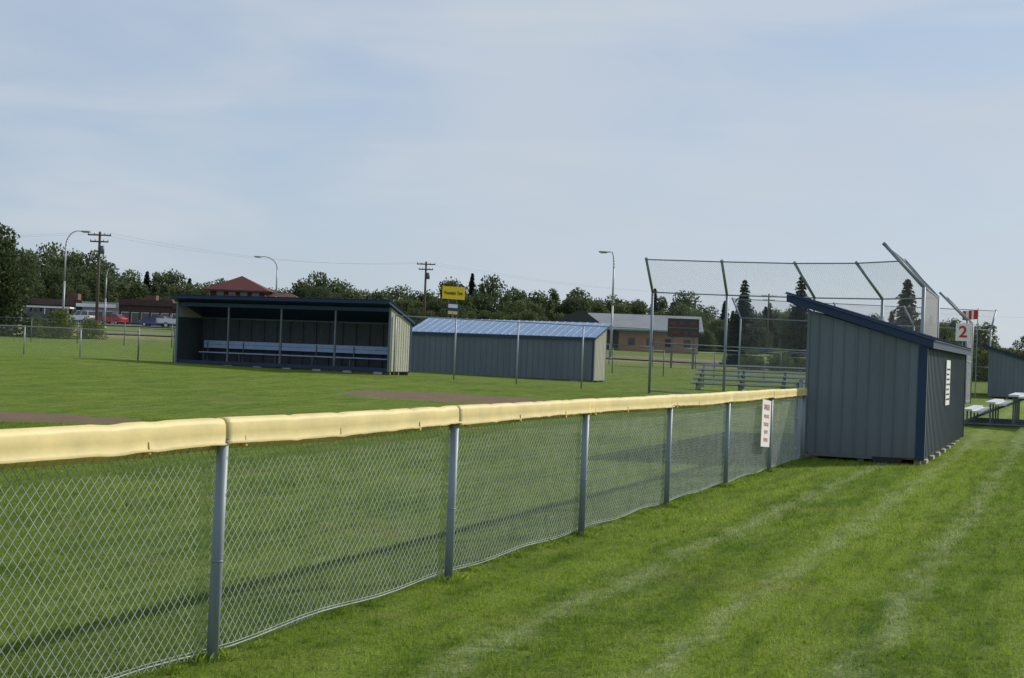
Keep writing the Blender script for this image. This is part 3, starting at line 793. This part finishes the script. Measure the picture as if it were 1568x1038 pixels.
def decid(name,h,w,n,leaf,low=.18,cl=16,mt=None,taper=.25,rr_=(.17,.27)):
    mb=MB(); mt=mt or leafD
    mb.tube((0,0,-.3),(0,0,h*.45),h*.02,h*.012,7,1); mb.tube((0,0,h*.45),(random.uniform(-.2,.2),0,h*.9),h*.012,.02,6,1)
    cs=[]
    for i in range(cl):
        t=(i+.5)/cl; z=h*(low+(1-low)*t*.86)
        env=max(.15,1-(abs(t-.42)/.72)**2.4)*(1-taper*t)
        a=i*2.4+random.random(); rr=w/2*env*random.uniform(.4,.85)
        c=Vector((math.cos(a)*rr,math.sin(a)*rr,z+random.uniform(-.03,.03)*h)); r=w*random.uniform(*rr_)*(1-.25*t)
        cs.append((c,r)); mb.tube((0,0,z*.75),c,h*.006,.015,4,1,False)
    wts=np.array([r**2 for _,r in cs]); wts/=wts.sum()
    idx=rng.choice(len(cs),n,p=wts)
    d=rng.normal(size=(n,3)); d/=np.linalg.norm(d,axis=1)[:,None]
    rad=rng.uniform(.3,1.15,n)**.6
    C=np.array([tuple(c) for c,_ in cs])[idx]; R=np.array([r for _,r in cs])[idx]
    P=C+d*(rad*R)[:,None]*np.array([1,1,.85])
    P[:,2]=np.maximum(P[:,2],.1)
    u=rng.normal(size=(n,3)); u/=np.linalg.norm(u,axis=1)[:,None]; q=rng.normal(size=(n,3)); v=np.cross(u,q); v/=np.linalg.norm(v,axis=1)[:,None]
    s=leaf*rng.uniform(.5,1.2,n)[:,None]
    V=np.stack([P-u*s-v*s*.5,P+u*s-v*s*.6,P+u*s*.8+v*s*.6,P-u*s*.7+v*s*.5],1).reshape(-1,3)
    mb.add([tuple(x) for x in V.tolist()],[(4*i,4*i+1,4*i+2,4*i+3) for i in range(n)],0)
    me=bpy.data.meshes.new(name); me.from_pydata(mb.v,[],mb.f); me.materials.append(mt); me.materials.append(bark)
    me.polygons.foreach_set('material_index',mb.m); return me
def spruce(name,h,w,leaf=.10):
    mb=MB(); mb.tube((0,0,-.3),(0,0,h*.98),h*.018,.015,7,1)
    lv=int(h*3.6); vs=[];fs=[]
    for l in range(lv):
        t=l/lv; z=h*(.06+.93*t); r=w/2*(1-t)**.8*random.uniform(.72,1.12)+.08
        nb=int(8+7*(1-t))
        a0=random.random()*6
        for k in range(nb):
            a=a0+6.283*k/nb+random.uniform(-.25,.25); rr=r*random.uniform(.6,1.12)
            dr=-.28*rr*random.uniform(.6,1.3)
            tip=Vector((math.cos(a)*rr,math.sin(a)*rr,z+dr+.12*rr)); b=Vector((0,0,z+.05))
            mb.tube(b,tip,.02,.006,3,1,False)
            m=int(12+38*rr/(w/2)*max(.3,1-t*.3))
            for j in range(m):
                f=random.random()**.7; p=b.lerp(tip,f); sd=Vector((-math.sin(a),math.cos(a),0)); wd=.16*rr*(1.15-f)+.03
                p=p+sd*random.gauss(0,wd)+UP*random.gauss(-.03,.04+.03*rr)
                u=Vector((math.cos(a)+random.gauss(0,.6),math.sin(a)+random.gauss(0,.6),random.gauss(-.35,.3))).normalized()
                v=u.cross(Vector((random.gauss(0,.5),random.gauss(0,.5),1))).normalized(); s=leaf*random.uniform(.6,1.4)
                o=len(vs); vs+=[tuple(p-u*s),tuple(p+v*s*.5),tuple(p+u*s),tuple(p-v*s*.5)]; fs.append((o,o+1,o+2,o+3))
    mb.add(vs,fs,0)
    me=bpy.data.meshes.new(name); me.from_pydata(mb.v,[],mb.f); me.materials.append(leafS); me.materials.append(bark)
    me.polygons.foreach_set('material_index',mb.m); return me
def place(me,name,x,y,s=1,parent=None,sz=None):
    o=bpy.data.objects.new(name,me); COL.objects.link(o); o.location=(x,y,T(x,y)-.05); o.scale=(s,s,sz or s); o.rotation_euler=(0,0,random.random()*6.28)
    if parent: o.parent=parent
    return o
sp1=spruce('spruce_mesh',8,4.3,.15); sp2=spruce('spruce_mesh',8,5.0,.16)
place(sp1,'spruce_tree',19.75,130,.96); place(sp2,'spruce_tree',33.7,130,1.06); place(sp1,'spruce_tree',24.8,131,1.04)
big=decid('big_edge_tree',8.6,6.8,9000,.13,.04,30,leafK,.55,(.14,.22))
place(big,'spreading_tree',-38.3,111,1.04); place(big,'spreading_tree',-43,116,1.0)
bush=decid('bush_mesh',2.2,3.0,2600,.07,.03,14,leafL)
place(bush,'willow_bush',-32.9,110,1.05); place(bush,'willow_bush',-35,112,.8); place(bush,'willow_bush',-31.4,113,.8)
for x,y,s in((19,120,.8),(21.5,121,.9),(24,122,.8),(27,124,1),(31,122,.9),(35,126,1.1),(37,118,1.2),(38.5,123,1.4),(44,120,1.2)): place(bush,'shrub',x,y,s)
yt=decid('young_tree_mesh',5.5,3.0,2600,.09,.2,14)
for x,y,s in((38,122,.95),(-37,240,1.1),(42,124,.8)): place(yt,'young_tree',x,y,s)
TL=[(-.60,.060),(-.366,.0622),(-.327,.0624),(-.292,.0594),(-.2705,.0542),(-.257,.0446),(-.2465,.047),(-.227,.0449),(-.2096,.042),(-.1664,.0386),(-.149,.0414),(-.139,.0482),(-.119,.0453),(-.0976,.042),(-.063,.0425),(-.0503,.0465),(-.029,.0492),(-.0116,.0486),(.0056,.0449),(.0357,.0449),(.0615,.044),(.0916,.044),(.1176,.0432),(.1307,.037),(.1738,.0413),(.208,.0383),(.2297,.0357),(.2817,.0366),(.3075,.0275),(.325,.0176),(.351,.0142),(.6,.016)]
def elev(b):
    for (a,ea),(c,ec) in zip(TL[:-1],TL[1:]):
        if b<=c: return ea+(ec-ea)*(b-a)/(c-a)
    return TL[-1][1]
protos=[decid('belt_tree',10,random.uniform(7.0,10.0),5000,.21,random.uniform(.03,.12),random.randint(22,34),None,random.uniform(.1,.6)) for _ in range(8)]
narrow=[decid('belt_poplar',10,random.uniform(3.4,4.6),2800,.17,.06,22,None,.6) for _ in range(3)]
sprb=spruce('belt_spruce',10,4.6,.2)
be3=empty('distant_tree_line')
for row,(d0,d1,fr) in enumerate(((358,388,1.0),(330,350,.84),(300,318,.55))):
    b=-.50
    while b<.50:
        d=random.uniform(d0,d1); ee=elev(b)
        topz=1.64+ee*d; x=b*d; h=max(2.4,(topz-T(x,d))*fr*random.uniform(.86,1.08))
        r=random.random()
        isn=r<.2; iss=.2<=r<(.5 if b>.08 else .30)
        me=random.choice(narrow) if isn else (sprb if iss else random.choice(protos))
        sz=h/9.6; sx=min(1.4,max(sz,.6))
        place(me,'belt_tree',x,d,sx,be3,sz)
        w=(4.2 if isn or iss else 8.5)*sx
        b+= w*random.uniform(.34,.56)/d*(1.0 if row<2 else 1.1)

# ------------------------------------------------------------------ camera
cam=bpy.data.cameras.new('camera'); co=bpy.data.objects.new('camera',cam); COL.objects.link(co); scene.camera=co
cam.sensor_width=36; cam.lens=2325/1568*36; cam.clip_end=20000; cam.clip_start=.1
th=math.radians(2.2); ph=math.atan(23/2325)
fwd=Vector((0,math.cos(ph),math.sin(ph))); up0=Vector((0,-math.sin(ph),math.cos(ph))); r0=Vector((1,0,0))
right=r0*math.cos(th)+up0*math.sin(th); up=-r0*math.sin(th)+up0*math.cos(th)
co.matrix_world=Matrix(((right.x,up.x,-fwd.x,0),(right.y,up.y,-fwd.y,0),(right.z,up.z,-fwd.z,1.64),(0,0,0,1)))

# ------------------------------------------------------------------ light
el=math.radians(32); az=math.atan2(.81,.585)
S=Vector((math.sin(az)*math.cos(el),math.cos(az)*math.cos(el),math.sin(el)))
sun=bpy.data.lights.new('sun','SUN'); sun.energy=4.2; sun.angle=math.radians(.6); sun.color=(1,.94,.84)
so=bpy.data.objects.new('sun',sun); COL.objects.link(so); so.rotation_euler=S.to_track_quat('Z','Y').to_euler()
w=bpy.data.worlds.new('World'); scene.world=w; w.use_nodes=True; nt=w.node_tree; L=nt.links
bg=nt.nodes['Background']; bg.inputs[1].default_value=.10
sky=N(nt,'ShaderNodeTexSky'); sky.sky_type='NISHITA'; sky.sun_disc=False; sky.sun_elevation=el; sky.sun_rotation=az; sky.air_density=1.0; sky.dust_density=.6; sky.ozone_density=2.0
tc=N(nt,'ShaderNodeTexCoord')
def cloud(scale,loc,rot,ns,det,dist,a,b,c,d):
    mp=N(nt,'ShaderNodeMapping'); mp.inputs['Scale'].default_value=scale; mp.inputs['Location'].default_value=loc; mp.inputs['Rotation'].default_value=rot
    L.new(tc.outputs['Generated'],mp.inputs[0])
    no=N(nt,'ShaderNodeTexNoise'); no.inputs['Scale'].default_value=ns; no.inputs['Detail'].default_value=det; no.inputs['Roughness'].default_value=.5; no.inputs['Distortion'].default_value=dist
    L.new(mp.outputs[0],no.inputs['Vector'])
    mr=N(nt,'ShaderNodeMapRange'); mr.interpolation_type='SMOOTHSTEP'
    for i,v in zip((1,2,3,4),(a,b,c,d)): mr.inputs[i].default_value=v
    L.new(no.outputs[0],mr.inputs[0]); return mr.outputs[0]
def mixc(f,a,b):
    n=N(nt,'ShaderNodeMix',data_type='RGBA')
    if isinstance(f,float): n.inputs[0].default_value=f
    else: L.new(f,n.inputs[0])
    L.new(a,n.inputs[6]); n.inputs[7].default_value=b+(1,); return n.outputs[2]
c=mixc(.62,sky.outputs[0],(4.4,5.5,7.2))
c=mixc(cloud((1.4,1.4,4.2),(3.2,.4,1.1),(0,.22,0),2.0,7,.4,.36,.62,.12,.75),c,(5.6,6.15,6.9))
c=mixc(cloud((1.3,1.3,8.0),(1.2,2.4,.3),(0,.30,0),2.6,6,.6,.48,.74,.0,.38),c,(6.3,6.7,7.25))
L.new(c,bg.inputs[0])
scene.view_settings.view_transform='Standard'; scene.view_settings.look='None'; scene.view_settings.exposure=0
